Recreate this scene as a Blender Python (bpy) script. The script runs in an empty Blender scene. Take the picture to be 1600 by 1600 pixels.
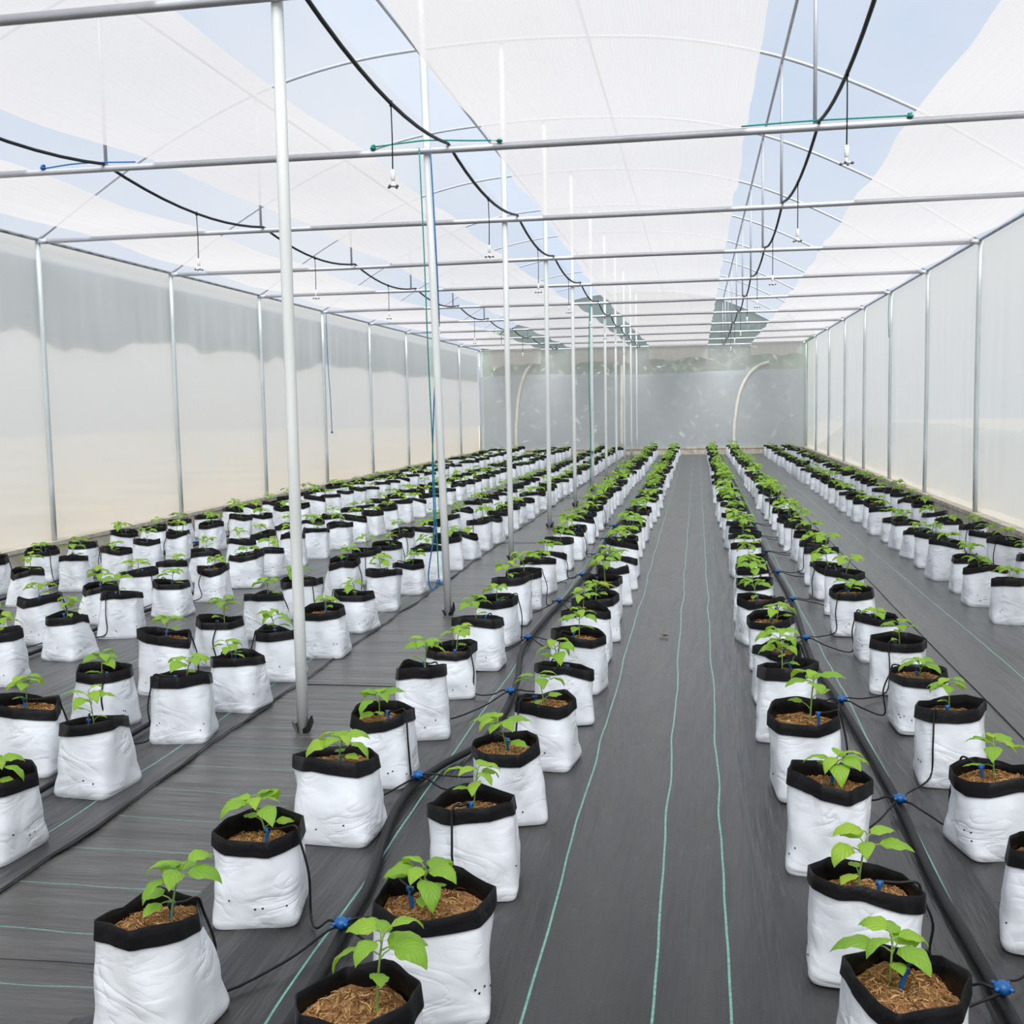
import bpy, math, random
from mathutils import Vector, Matrix, noise

# ------------------------------------------------------------------ camera, world, light, exposure
SC = bpy.context.scene
COL = SC.collection
CAM_H = 1.6
F_PX, YAW, PITCH, ROLL = 1717.2, math.radians(9.606), math.radians(5.365), math.radians(-1.062)


def camera_axes():
    cy, sy = math.cos(YAW), math.sin(YAW)
    fwd = Vector((-sy * math.cos(PITCH), cy * math.cos(PITCH), -math.sin(PITCH)))
    right = Vector((cy, sy, 0))
    up = right.cross(fwd)
    c, s = math.cos(ROLL), math.sin(ROLL)
    return c * right + s * up, -s * right + c * up, fwd


cd = bpy.data.cameras.new('camera')
cd.sensor_fit = 'HORIZONTAL'
cd.sensor_width = 36
cd.lens = 36 * F_PX / 1600
cd.clip_end = 300
cam = bpy.data.objects.new('camera', cd)
COL.objects.link(cam)
_r, _u, _f = camera_axes()
cam.matrix_world = Matrix(((_r.x, _u.x, -_f.x, 0), (_r.y, _u.y, -_f.y, 0), (_r.z, _u.z, -_f.z, CAM_H), (0, 0, 0, 1)))
SC.camera = cam

W = bpy.data.worlds.new('sky')
SC.world = W
W.use_nodes = True
wt = W.node_tree
bg = wt.nodes['Background']
tc = wt.nodes.new('ShaderNodeTexCoord')
cl = wt.nodes.new('ShaderNodeTexNoise')
cl.inputs['Scale'].default_value = 2.6
cl.inputs['Detail'].default_value = 5
cl.inputs['Roughness'].default_value = 0.5
wr = wt.nodes.new('ShaderNodeValToRGB')
wr.color_ramp.elements[0].position = 0.36
wr.color_ramp.elements[0].color = (0.60, 0.71, 0.88, 1)
wr.color_ramp.elements[1].position = 0.66
wr.color_ramp.elements[1].color = (0.86, 0.88, 0.92, 1)
wt.links.new(tc.outputs['Generated'], cl.inputs['Vector'])
wt.links.new(cl.outputs['Fac'], wr.inputs['Fac'])
wt.links.new(wr.outputs['Color'], bg.inputs['Color'])
bg.inputs['Strength'].default_value = .89

sd = bpy.data.lights.new('hazy_sun', 'SUN')
sd.energy = 6.4
sd.angle = math.radians(50)
sd.color = (1.0, 0.965, 0.915)
sun = bpy.data.objects.new('hazy_sun', sd)
COL.objects.link(sun)
sun.rotation_euler = (math.radians(38), 0, math.radians(14))   # high, from behind the camera

SC.view_settings.view_transform = 'Standard'
SC.view_settings.look = 'None'
SC.view_settings.exposure = 0.0
SC.view_settings.gamma = 1.0
SC.view_settings.use_curve_mapping = False
SC.cycles.max_bounces = 8
SC.cycles.diffuse_bounces = 4
SC.cycles.transparent_max_bounces = 16
SC.cycles.caustics_reflective = False
SC.cycles.caustics_refractive = False
SC.cycles.sample_clamp_indirect = 4.0

rnd = random.Random(11)
PI = math.pi

# ------------------------------------------------------------------ place dimensions (metres)
XL, XR, XP = -7.222, 3.452, -1.957
Y0, BAY = 5.111, 3.147
ZE, ZB = 3.557, 0.2
YB = Y0 + 10 * BAY
YF = Y0 - 3 * BAY
XC = (XL + XR) / 2
HALF = (XR - XL) / 2
ARCH = [(0, 5.33), (.9, 5.30), (1.7, 5.22), (2.5, 5.04), (3.2, 4.78), (4.05, 4.36), (4.7, 3.97), (HALF, ZE)]


def arch_z(x):
    a = abs(x - XC)
    for (a0, z0), (a1, z1) in zip(ARCH, ARCH[1:]):
        if a <= a1:
            t = (a - a0) / (a1 - a0)
            return z0 + (z1 - z0) * t
    return ZE


# ------------------------------------------------------------------ materials
def new_mat(name):
    m = bpy.data.materials.new(name)
    m.use_nodes = True
    nt = m.node_tree
    return m, nt, nt.nodes['Principled BSDF']


def N(nt, typ, **kw):
    n = nt.nodes.new(typ)
    for k, v in kw.items():
        if k in n.inputs:
            n.inputs[k].default_value = v
        else:
            setattr(n, k, v)
    return n


def ramp(nt, stops):
    r = nt.nodes.new('ShaderNodeValToRGB')
    e = r.color_ramp.elements
    while len(e) < len(stops):
        e.new(0.5)
    for el, (p, c) in zip(e, stops):
        el.position = p
        el.color = tuple(c) + (1,) if len(c) == 3 else c
    return r


def mapping(nt, scale, coord='Object', rot=(0, 0, 0)):
    t = nt.nodes.new('ShaderNodeTexCoord')
    m = nt.nodes.new('ShaderNodeMapping')
    m.inputs['Scale'].default_value = scale
    m.inputs['Rotation'].default_value = rot
    nt.links.new(t.outputs[coord], m.inputs['Vector'])
    return m


def math_node(nt, op, a, b=None, c=None):
    n = nt.nodes.new('ShaderNodeMath')
    n.operation = op
    for i, v in enumerate((a, b, c)):
        if v is None:
            continue
        if isinstance(v, (int, float)):
            n.inputs[i].default_value = v
        else:
            nt.links.new(v, n.inputs[i])
    return n.outputs[0]


def plain(name, color, rough=0.5, metal=0.0, var=0.0, vscale=(20, 20, 4), spec=0.5):
    m, nt, b = new_mat(name)
    b.inputs['Roughness'].default_value = rough
    b.inputs['Metallic'].default_value = metal
    b.inputs['Specular IOR Level'].default_value = spec
    if var:
        mp = mapping(nt, vscale)
        nz = N(nt, 'ShaderNodeTexNoise', Scale=1.0, Detail=5.0)
        nt.links.new(mp.outputs[0], nz.inputs['Vector'])
        r = ramp(nt, [(0.3, [c * (1 - var) for c in color]), (0.7, [min(1, c * (1 + var)) for c in color])])
        nt.links.new(nz.outputs['Fac'], r.inputs['Fac'])
        nt.links.new(r.outputs[0], b.inputs['Base Color'])
    else:
        b.inputs['Base Color'].default_value = tuple(color) + (1,)
    return m


def sheet(name, transp, tint, diff_col, trans_col, mix=0.5, extra=None):
    """thin film or cloth: part straight-through, part translucent, part diffuse. extra(nt) may return a colour socket and a factor socket"""
    m = bpy.data.materials.new(name)
    m.use_nodes = True
    nt = m.node_tree
    for n in list(nt.nodes):
        if n.type != 'OUTPUT_MATERIAL':
            nt.nodes.remove(n)
    out = [n for n in nt.nodes if n.type == 'OUTPUT_MATERIAL'][0]
    tr = N(nt, 'ShaderNodeBsdfTransparent', Color=tuple(tint) + (1,))
    tl = N(nt, 'ShaderNodeBsdfTranslucent', Color=tuple(trans_col) + (1,))
    df = N(nt, 'ShaderNodeBsdfDiffuse', Color=tuple(diff_col) + (1,))
    m1 = N(nt, 'ShaderNodeMixShader', Fac=mix)
    nt.links.new(tl.outputs[0], m1.inputs[1])
    nt.links.new(df.outputs[0], m1.inputs[2])
    m2 = N(nt, 'ShaderNodeMixShader', Fac=transp)
    nt.links.new(m1.outputs[0], m2.inputs[1])
    nt.links.new(tr.outputs[0], m2.inputs[2])
    nt.links.new(m2.outputs[0], out.inputs['Surface'])
    if extra:
        col, fac = extra(nt)
        if col is not None:
            nt.links.new(col, tl.inputs['Color'])
            nt.links.new(col, df.inputs['Color'])
        if fac is not None:
            nt.links.new(fac, m2.inputs['Fac'])
    return m


M = {}
M['pole'] = plain('painted_pole', (.67, .70, .69), .45, .0, .10, (8, 8, 1.2))
M['post'] = plain('galvanised_post', (.60, .65, .67), .42, .35, .12, (10, 10, 2))
M['tie'] = plain('galvanised_tie', (.50, .51, .55), .38, .45, .10, (2, 10, 10))
M['arch'] = plain('galvanised_arch', (.46, .48, .52), .45, .2, .08)
M['clip'] = plain('lock_profile', (.35, .36, .38), .4, .6, .2, (30, 6, 30))
M['black_pipe'] = plain('black_pe_pipe', (.010, .0105, .0115), .5, 0, .2, (9, 9, 9), .3)
M['black_tube'] = plain('black_pe_tube', (.006, .006, .007), .45, spec=.3)
M['blue'] = plain('blue_plastic', (.006, .10, .33), .35, 0, .15, (40, 40, 40))
M['rope_blue'] = plain('blue_rope', (.015, .13, .38), .8, 0, .25, (60, 60, 60))
M['rope_green'] = plain('green_rope', (.01, .22, .17), .8, 0, .25, (60, 60, 60))
M['white_plastic'] = plain('white_plastic', (.72, .73, .72), .35)
M['grey_plastic'] = plain('dark_grey_plastic', (.09, .09, .10), .4)
M['bamboo'] = plain('pale_pole', (.72, .70, .64), .6, 0, .1, (5, 5, 3))
M['dry_leaf'] = plain('dry_leaf', (.16, .075, .03), .8, 0, .3, (60, 60, 60))
M['outside_ground'] = plain('outside_ground', (.50, .45, .36), .95, 0, .25, (.5, .5, .5))
M['outside_bank'] = plain('outside_bank', (.28, .29, .27), .95, 0, .2, (.8, .8, .8))


def hedge_mat():
    m, nt, b = new_mat('outside_leaf')
    g = N(nt, 'ShaderNodeNewGeometry')
    r = ramp(nt, [(0, (.05, .10, .045)), (.55, (.12, .20, .10)), (.86, (.22, .30, .17)), (.93, (.70, .74, .66))])
    nt.links.new(g.outputs['Random Per Island'], r.inputs['Fac'])
    nt.links.new(r.outputs[0], b.inputs['Base Color'])
    b.inputs['Roughness'].default_value = .6
    return m


M['outside_leaf'] = hedge_mat()


def kerb_mat():
    m, nt, b = new_mat('concrete_kerb')
    mp = mapping(nt, (1, 1, 1))
    nz = N(nt, 'ShaderNodeTexNoise', Scale=7.0, Detail=8.0)
    nt.links.new(mp.outputs[0], nz.inputs['Vector'])
    r = ramp(nt, [(.3, (.40, .36, .30)), (.7, (.66, .61, .52))])
    nt.links.new(nz.outputs['Fac'], r.inputs['Fac'])
    nt.links.new(r.outputs[0], b.inputs['Base Color'])
    b.inputs['Roughness'].default_value = .9
    bp = N(nt, 'ShaderNodeBump', Strength=.4, Distance=.01)
    nt.links.new(nz.outputs['Fac'], bp.inputs['Height'])
    nt.links.new(bp.outputs[0], b.inputs['Normal'])
    return m


M['kerb'] = kerb_mat()


# weed mat: woven black cloth with dust, folds and green marker threads
def mat_weed(name, lines, axis, base=(.007, .0075, .008), dust=(.025, .025, .0245), line_w=.0036, seams=(), lo=.1, sheen=.32):
    m, nt, b = new_mat(name)
    tcn = N(nt, 'ShaderNodeTexCoord')
    sep = N(nt, 'ShaderNodeSeparateXYZ')
    nt.links.new(tcn.outputs['Object'], sep.inputs[0])
    along = (.35, 6, 1) if axis == 'y' else (.8, 7, 1)
    sc = (7, .55, 1) if axis == 'y' else (.8, 6, 1)
    mp = mapping(nt, sc)
    nz = N(nt, 'ShaderNodeTexNoise', Scale=1.0, Detail=3.0, Roughness=.5)
    nt.links.new(mp.outputs[0], nz.inputs['Vector'])
    mp2 = mapping(nt, (1.3, 1.0, 1))
    nz2 = N(nt, 'ShaderNodeTexNoise', Scale=1.0, Detail=7.0, Roughness=.6)
    nt.links.new(mp2.outputs[0], nz2.inputs['Vector'])
    add = math_node(nt, 'MULTIPLY_ADD', nz.outputs['Fac'], .55, math_node(nt, 'MULTIPLY', nz2.outputs['Fac'], .45))
    r = ramp(nt, [(.34, base), (.62, dust), (.80, [c * 1.35 for c in dust])])
    nt.links.new(add, r.inputs['Fac'])
    col = r.outputs[0]
    # pale dust scuffs
    mps = mapping(nt, (9, 4, 1) if axis == 'y' else (4, 9, 1))
    sn = N(nt, 'ShaderNodeTexNoise', Scale=1.0, Detail=8.0, Roughness=.7, Distortion=.6)
    nt.links.new(mps.outputs[0], sn.inputs['Vector'])
    sr = ramp(nt, [(.63, (0, 0, 0)), (.74, (1, 1, 1))])
    nt.links.new(sn.outputs['Fac'], sr.inputs['Fac'])
    mxs = N(nt, 'ShaderNodeMixRGB', Color2=(.17, .165, .155, 1))
    nt.links.new(math_node(nt, 'MULTIPLY', sr.outputs[0], .45), mxs.inputs['Fac'])
    nt.links.new(col, mxs.inputs['Color1'])
    col = mxs.outputs[0]
    # green threads
    c = sep.outputs[0 if axis == 'y' else 1]
    wob = mapping(nt, (.4, .9, 1) if axis == 'y' else (2.2, .8, 1))
    wn = N(nt, 'ShaderNodeTexNoise', Scale=1.0, Detail=2.0)
    nt.links.new(wob.outputs[0], wn.inputs['Vector'])
    cw = math_node(nt, 'MULTIPLY_ADD', math_node(nt, 'SUBTRACT', wn.outputs['Fac'], .5), .05 if axis == 'y' else .07, c)
    tot = None
    for pos in lines:
        d = math_node(nt, 'ABSOLUTE', math_node(nt, 'SUBTRACT', cw, pos))
        l = math_node(nt, 'LESS_THAN', d, line_w)
        tot = l if tot is None else math_node(nt, 'MAXIMUM', tot, l)
    if tot is not None:
        brk = N(nt, 'ShaderNodeTexNoise', Scale=60.0, Detail=3.0)
        nt.links.new(tcn.outputs['Object'], brk.inputs['Vector'])
        tot2 = math_node(nt, 'MULTIPLY', tot, math_node(nt, 'MULTIPLY_ADD', brk.outputs['Fac'], 1.3, lo))
        tot2.node.use_clamp = True
        mx = N(nt, 'ShaderNodeMixRGB', Color2=(.17, .42, .34, 1))
        nt.links.new(tot2, mx.inputs['Fac'])
        nt.links.new(col, mx.inputs['Color1'])
        col = mx.outputs[0]
    st = None
    for pos in seams:
        d = math_node(nt, 'ABSOLUTE', math_node(nt, 'SUBTRACT', cw, pos))
        l = math_node(nt, 'LESS_THAN', d, .0035)
        st = l if st is None else math_node(nt, 'MAXIMUM', st, l)
    if st is not None:
        mx = N(nt, 'ShaderNodeMixRGB', Color2=(.012, .012, .012, 1))
        nt.links.new(math_node(nt, 'MULTIPLY', st, .8), mx.inputs['Fac'])
        nt.links.new(col, mx.inputs['Color1'])
        col = mx.outputs[0]
    nt.links.new(col, b.inputs['Base Color'])
    b.inputs['Roughness'].default_value = .29
    b.inputs['Specular IOR Level'].default_value = .5
    b.inputs['Sheen Weight'].default_value = sheen
    b.inputs['Sheen Roughness'].default_value = .30
    # folds
    mp3 = mapping(nt, (9, .7, 1) if axis == 'y' else (1.0, 9, 1), rot=(0, 0, .06))
    nz3 = N(nt, 'ShaderNodeTexNoise', Scale=1.0, Detail=4.0, Roughness=.55)
    nt.links.new(mp3.outputs[0], nz3.inputs['Vector'])
    bp = N(nt, 'ShaderNodeBump', Strength=.55, Distance=.04)
    nt.links.new(nz3.outputs['Fac'], bp.inputs['Height'])
    fine = N(nt, 'ShaderNodeTexNoise', Scale=160.0, Detail=2.0)
    nt.links.new(tcn.outputs['Object'], fine.inputs['Vector'])
    bp2 = N(nt, 'ShaderNodeBump', Strength=.12, Distance=.004)
    nt.links.new(fine.outputs['Fac'], bp2.inputs['Height'])
    nt.links.new(bp.outputs[0], bp2.inputs['Normal'])
    nt.links.new(bp2.outputs[0], b.inputs['Normal'])
    return m


M['mat_long'] = mat_weed('weed_mat_aisle', [-1.13, -.46, -.12, .085, .80], 'y', seams=(-.03,))
M['mat_right'] = mat_weed('weed_mat_right', [1.85, 2.24], 'y')
M['mat_left'] = mat_weed('weed_mat_left', [-2.47, -3.62, -5.15], 'y')
M['mat_cross'] = mat_weed('weed_mat_cross', [2.71 + .315 * i for i in range(-4, 60)], 'x', line_w=.0028, lo=-.12,
                          base=(.042, .040, .038), dust=(.074, .071, .066))


def bag_mat():
    m, nt, b = new_mat('white_bag_film')
    hs = []
    for scl, rot, dist in (((3.2, 3.2, 9), (.5, .3, 0), 1.0), ((5, 5, 8), (-.6, .5, 0), .7)):
        mp = mapping(nt, scl, rot=rot)
        nz = N(nt, 'ShaderNodeTexNoise', Scale=1.0, Detail=2.5, Roughness=.5, Distortion=dist)
        nt.links.new(mp.outputs[0], nz.inputs['Vector'])
        d = math_node(nt, 'ABSOLUTE', math_node(nt, 'SUBTRACT', nz.outputs['Fac'], .5))
        e = math_node(nt, 'MULTIPLY', d, 9.0)
        e.node.use_clamp = True
        hs.append(math_node(nt, 'POWER', e, .6))
    # creases crowd in some patches and leave others smooth
    mk = N(nt, 'ShaderNodeTexNoise', Scale=7.0, Detail=1.0)
    mpk = mapping(nt, (1, 1, 1))
    nt.links.new(mpk.outputs[0], mk.inputs['Vector'])
    mr = ramp(nt, [(.38, (.12, .12, .12)), (.62, (1, 1, 1))])
    nt.links.new(mk.outputs['Fac'], mr.inputs['Fac'])
    h = math_node(nt, 'MULTIPLY_ADD', hs[1], .8, hs[0])
    h = math_node(nt, 'MULTIPLY', h, mr.outputs[0])
    bp = N(nt, 'ShaderNodeBump', Strength=.34, Distance=.0075)
    nt.links.new(h, bp.inputs['Height'])
    nt.links.new(bp.outputs[0], b.inputs['Normal'])
    b.inputs['Base Color'].default_value = (.765, .80, .85, 1)
    b.inputs['Roughness'].default_value = .40
    b.inputs['Specular IOR Level'].default_value = .4
    return m


M['bag'] = bag_mat()


def rim_mat():
    m, nt, b = new_mat('black_bag_lining')
    mp = mapping(nt, (22, 22, 30))
    nz = N(nt, 'ShaderNodeTexNoise', Scale=1.0, Detail=4.0)
    nt.links.new(mp.outputs[0], nz.inputs['Vector'])
    bp = N(nt, 'ShaderNodeBump', Strength=.4, Distance=.01)
    nt.links.new(nz.outputs['Fac'], bp.inputs['Height'])
    nt.links.new(bp.outputs[0], b.inputs['Normal'])
    b.inputs['Base Color'].default_value = (.005, .005, .006, 1)
    b.inputs['Roughness'].default_value = .42
    b.inputs['Specular IOR Level'].default_value = .2
    return m


M['rim'] = rim_mat()


def soil_mat():
    m, nt, b = new_mat('coir_soil')
    g = N(nt, 'ShaderNodeNewGeometry')
    mp = mapping(nt, (60, 60, 60))
    nz = N(nt, 'ShaderNodeTexNoise', Scale=1.0, Detail=6.0)
    nt.links.new(mp.outputs[0], nz.inputs['Vector'])
    f = math_node(nt, 'MULTIPLY_ADD', g.outputs['Random Per Island'], .75, math_node(nt, 'MULTIPLY_ADD', nz.outputs['Fac'], .7, -.2))
    r = ramp(nt, [(.15, (.085, .032, .010)), (.5, (.31, .145, .055)), (.9, (.66, .42, .20))])
    nt.links.new(f, r.inputs['Fac'])
    nt.links.new(r.outputs[0], b.inputs['Base Color'])
    b.inputs['Roughness'].default_value = .9
    b.inputs['Specular IOR Level'].default_value = .15
    bp = N(nt, 'ShaderNodeBump', Strength=.8, Distance=.01)
    nt.links.new(nz.outputs['Fac'], bp.inputs['Height'])
    nt.links.new(bp.outputs[0], b.inputs['Normal'])
    return m


M['soil'] = soil_mat()


def leaf_mat():
    m, nt, b = new_mat('seedling_leaf')
    out = [n for n in nt.nodes if n.type == 'OUTPUT_MATERIAL'][0]
    uv = N(nt, 'ShaderNodeUVMap')
    sep = N(nt, 'ShaderNodeSeparateXYZ')
    nt.links.new(uv.outputs[0], sep.inputs[0])
    au = math_node(nt, 'ABSOLUTE', math_node(nt, 'SUBTRACT', sep.outputs[0], .5))
    ph = math_node(nt, 'MULTIPLY_ADD', sep.outputs[1], 6.5, math_node(nt, 'MULTIPLY', au, -5.0))
    side = math_node(nt, 'POWER', math_node(nt, 'ABSOLUTE', math_node(nt, 'COSINE', math_node(nt, 'MULTIPLY', ph, PI))), 9.0)
    mid = math_node(nt, 'LESS_THAN', au, .022)
    vein = math_node(nt, 'MAXIMUM', side, mid)
    g = N(nt, 'ShaderNodeNewGeometry')
    oi = N(nt, 'ShaderNodeObjectInfo')
    rr = math_node(nt, 'MULTIPLY_ADD', g.outputs['Random Per Island'], .6, math_node(nt, 'MULTIPLY', oi.outputs['Random'], .4))
    r = ramp(nt, [(0, (.19, .42, .035)), (.55, (.30, .56, .045)), (1, (.46, .62, .05))])
    nt.links.new(rr, r.inputs['Fac'])
    mx = N(nt, 'ShaderNodeMixRGB', Color2=(.42, .60, .16, 1))
    nt.links.new(math_node(nt, 'MULTIPLY', vein, .30), mx.inputs['Fac'])
    nt.links.new(r.outputs[0], mx.inputs['Color1'])
    nt.links.new(mx.outputs[0], b.inputs['Base Color'])
    b.inputs['Roughness'].default_value = .45
    bp = N(nt, 'ShaderNodeBump', Strength=.5, Distance=.003)
    bp.invert = True
    nt.links.new(vein, bp.inputs['Height'])
    nt.links.new(bp.outputs[0], b.inputs['Normal'])
    tl = N(nt, 'ShaderNodeBsdfTranslucent')
    mx2 = N(nt, 'ShaderNodeMixRGB', Fac=.35, Color2=(.55, .75, .03, 1))
    nt.links.new(mx.outputs[0], mx2.inputs['Color1'])
    nt.links.new(mx2.outputs[0], tl.inputs['Color'])
    ms = N(nt, 'ShaderNodeMixShader', Fac=.42)
    nt.links.new(b.outputs[0], ms.inputs[1])
    nt.links.new(tl.outputs[0], ms.inputs[2])
    nt.links.new(ms.outputs[0], out.inputs['Surface'])
    return m


M['leaf'] = leaf_mat()
M['stem'] = plain('seedling_stem', (.20, .30, .07), .6, 0, .2, (40, 40, 40))


def film_ground_glow(nt, foot=2.3):
    """wall film: warm ground bounce painted into its foot, long vertical creases"""
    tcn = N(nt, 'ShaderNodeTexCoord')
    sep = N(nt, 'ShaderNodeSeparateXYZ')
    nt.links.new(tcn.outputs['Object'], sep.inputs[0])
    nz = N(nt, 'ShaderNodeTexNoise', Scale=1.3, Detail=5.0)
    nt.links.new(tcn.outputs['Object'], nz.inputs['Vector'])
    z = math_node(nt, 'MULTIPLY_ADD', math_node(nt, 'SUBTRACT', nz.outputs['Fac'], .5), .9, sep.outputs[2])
    r = ramp(nt, [(0, (.95, .87, .75)), (.22, (.92, .88, .81)), (.48, (.86, .865, .85)), (1, (.84, .86, .86))])  # cream foot colour imitates glow off the sunlit ground outside
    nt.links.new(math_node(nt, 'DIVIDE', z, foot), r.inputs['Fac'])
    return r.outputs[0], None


def net_weave(nt):
    tcn = N(nt, 'ShaderNodeTexCoord')
    mp = N(nt, 'ShaderNodeMapping')
    mp.inputs['Scale'].default_value = (38, .15, 1)
    nt.links.new(tcn.outputs['Object'], mp.inputs['Vector'])
    nz = N(nt, 'ShaderNodeTexNoise', Scale=1.0, Detail=4.0, Roughness=.6)
    nt.links.new(mp.outputs[0], nz.inputs['Vector'])
    sep = N(nt, 'ShaderNodeSeparateXYZ')
    nt.links.new(tcn.outputs['Object'], sep.inputs[0])
    s = math_node(nt, 'SINE', math_node(nt, 'MULTIPLY', sep.outputs[0], 2 * PI / .021))
    f = math_node(nt, 'MULTIPLY_ADD', s, .03, math_node(nt, 'MULTIPLY_ADD', nz.outputs['Fac'], .22, .06))
    return None, f


M['roof_film'] = sheet('roof_film', .86, (.93, .96, 1.0), (.80, .84, .88), (.90, .93, .96), .4)
M['wall_film'] = sheet('wall_film', .12, (.96, .97, .97), (.84, .85, .84), (.90, .91, .90), .45, film_ground_glow)
M['wall_film_low_glow'] = sheet('low_glow_wall_film', .16, (.96, .97, .97), (.84, .85, .84), (.90, .91, .90), .45, lambda nt: film_ground_glow(nt, 0.9))  # same painted ground glow, kept lower on the right wall
M['net'] = sheet('white_shade_net', .2, (1, 1, 1), (.70, .665, .64), (.725, .69, .665), .4, net_weave)


def pleat_shading(nt):  # light and shade of the folds painted as vertical colour streaks
    mp = mapping(nt, (1, 7, .25))
    nz = N(nt, 'ShaderNodeTexNoise', Scale=1.0, Detail=3.0)
    nt.links.new(mp.outputs[0], nz.inputs['Vector'])
    r = ramp(nt, [(.35, (.46, .50, .53)), (.55, (.54, .58, .60)), (.70, (.72, .75, .76))])
    nt.links.new(nz.outputs['Fac'], r.inputs['Fac'])
    return r.outputs[0], None


M['curtain'] = sheet('grey_curtain', .10, (.8, .83, .85), (.50, .54, .56), (.52, .56, .58), .5, pleat_shading)
M['back_panel'] = sheet('grey_back_panel', .14, (.9, .92, .95), (.66, .69, .72), (.62, .65, .68), .5)
M['back_film'] = sheet('back_film', .42, (.93, .96, .95), (.80, .84, .82), (.86, .90, .87), .4)
M['gable'] = sheet('gable_cloth', .10, (.85, .92, .90), (.25, .30, .295), (.25, .30, .29), .5)


# ------------------------------------------------------------------ mesh helpers
class MB:
    def __init__(self):
        self.v, self.f, self.m, self.uv = [], [], [], {}

    def add(self, vs, fs, mi=0, uvs=None):
        o = len(self.v)
        self.v += [tuple(p) for p in vs]
        for k, f in enumerate(fs):
            self.f.append(tuple(i + o for i in f))
            self.m.append(mi)
        if uvs:
            for i, t in enumerate(uvs):
                self.uv[o + i] = t
        return o

    def box(self, lo, hi, mi=0):
        x0, y0, z0 = lo
        x1, y1, z1 = hi
        self.add([(x0, y0, z0), (x1, y0, z0), (x1, y1, z0), (x0, y1, z0), (x0, y0, z1), (x1, y0, z1), (x1, y1, z1), (x0, y1, z1)],
                 [(3, 2, 1, 0), (4, 5, 6, 7), (0, 1, 5, 4), (1, 2, 6, 5), (2, 3, 7, 6), (3, 0, 4, 7)], mi)

    def tube(self, pts, r, n=8, mi=0, cap=True):
        pts = [Vector(p) for p in pts]
        rs = r if isinstance(r, (list, tuple)) else [r] * len(pts)
        prev = None
        vs, fs = [], []
        for i, p in enumerate(pts):
            d = (pts[min(i + 1, len(pts) - 1)] - pts[max(i - 1, 0)])
            d = d.normalized() if d.length > 1e-9 else Vector((0, 0, 1))
            if prev is None:
                a = Vector((0, 0, 1)) if abs(d.z) < .9 else Vector((1, 0, 0))
                prev = d.cross(a).normalized()
            u = (prev - d * prev.dot(d)).normalized()
            prev = u
            w = d.cross(u)
            for k in range(n):
                t = 2 * PI * k / n
                vs.append(p + (u * math.cos(t) + w * math.sin(t)) * rs[i])
        for i in range(len(pts) - 1):
            for k in range(n):
                k2 = (k + 1) % n
                fs.append((i * n + k, i * n + k2, (i + 1) * n + k2, (i + 1) * n + k))
        if cap:
            fs.append(tuple(range(n - 1, -1, -1)))
            fs.append(tuple(range((len(pts) - 1) * n, len(pts) * n)))
        self.add(vs, fs, mi)

    def grid(self, fn, nu, nv, mi=0):
        vs = [fn(i / nu, j / nv) for j in range(nv + 1) for i in range(nu + 1)]
        w = nu + 1
        fs = [(j * w + i, j * w + i + 1, (j + 1) * w + i + 1, (j + 1) * w + i) for j in range(nv) for i in range(nu)]
        self.add(vs, fs, mi)

    def mesh(self, name, mats, smooth=True):
        me = bpy.data.meshes.new(name)
        me.from_pydata(self.v, [], self.f)
        for mt in mats:
            me.materials.append(mt)
        if len(mats) > 1:
            me.polygons.foreach_set('material_index', self.m)
        me.polygons.foreach_set('use_smooth', [smooth] * len(self.f))
        if self.uv:
            l = me.uv_layers.new(name='UVMap')
            li = [0] * len(me.loops)
            me.loops.foreach_get('vertex_index', li)
            flat = []
            for vi in li:
                flat += self.uv.get(vi, (.5, .5))
            l.data.foreach_set('uv', flat)
        me.update()
        return me

    def obj(self, name, mats, parent=None, smooth=True):
        return link(name, self.mesh(name, mats if isinstance(mats, list) else [mats], smooth), parent)


def link(name, data, parent=None, loc=None):
    o = bpy.data.objects.new(name, data)
    COL.objects.link(o)
    if parent:
        o.parent = parent
    if loc is not None:
        o.location = loc
    return o


def tag(o, label=None, cat=None, group=None, kind=None):
    for k, v in (('label', label), ('category', cat), ('group', group), ('kind', kind)):
        if v:
            o[k] = v
    return o


def thing(name, label, cat, loc=(0, 0, 0), rz=0, group=None):
    o = link(name, None, None, loc)
    o.empty_display_size = .1
    o.rotation_euler = (0, 0, rz)
    return tag(o, label, cat, group)


def spline(pts, n=6):
    """Catmull-Rom through pts"""
    P = [Vector(p) for p in pts]
    P = [P[0] * 2 - P[1]] + P + [P[-1] * 2 - P[-2]]
    out = []
    for i in range(1, len(P) - 2):
        for k in range(n):
            t = k / n
            a, b, c, d = P[i - 1], P[i], P[i + 1], P[i + 2]
            out.append(.5 * ((2 * b) + (c - a) * t + (2 * a - 5 * b + 4 * c - d) * t * t + (3 * b - a - 3 * c + d) * t ** 3))
    out.append(P[-2])
    return out


ONES = ['', 'first', 'second', 'third', 'fourth', 'fifth', 'sixth', 'seventh', 'eighth', 'ninth', 'tenth', 'eleventh', 'twelfth',
        'thirteenth', 'fourteenth', 'fifteenth', 'sixteenth', 'seventeenth', 'eighteenth', 'nineteenth']
TENS = {20: 'twent', 30: 'thirt', 40: 'fort', 50: 'fift'}


def ordw(n):
    if n < 20:
        return ONES[n]
    t = n // 10 * 10
    return TENS[t] + 'ieth' if n % 10 == 0 else TENS[t] + 'y-' + ONES[n % 10]


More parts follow.
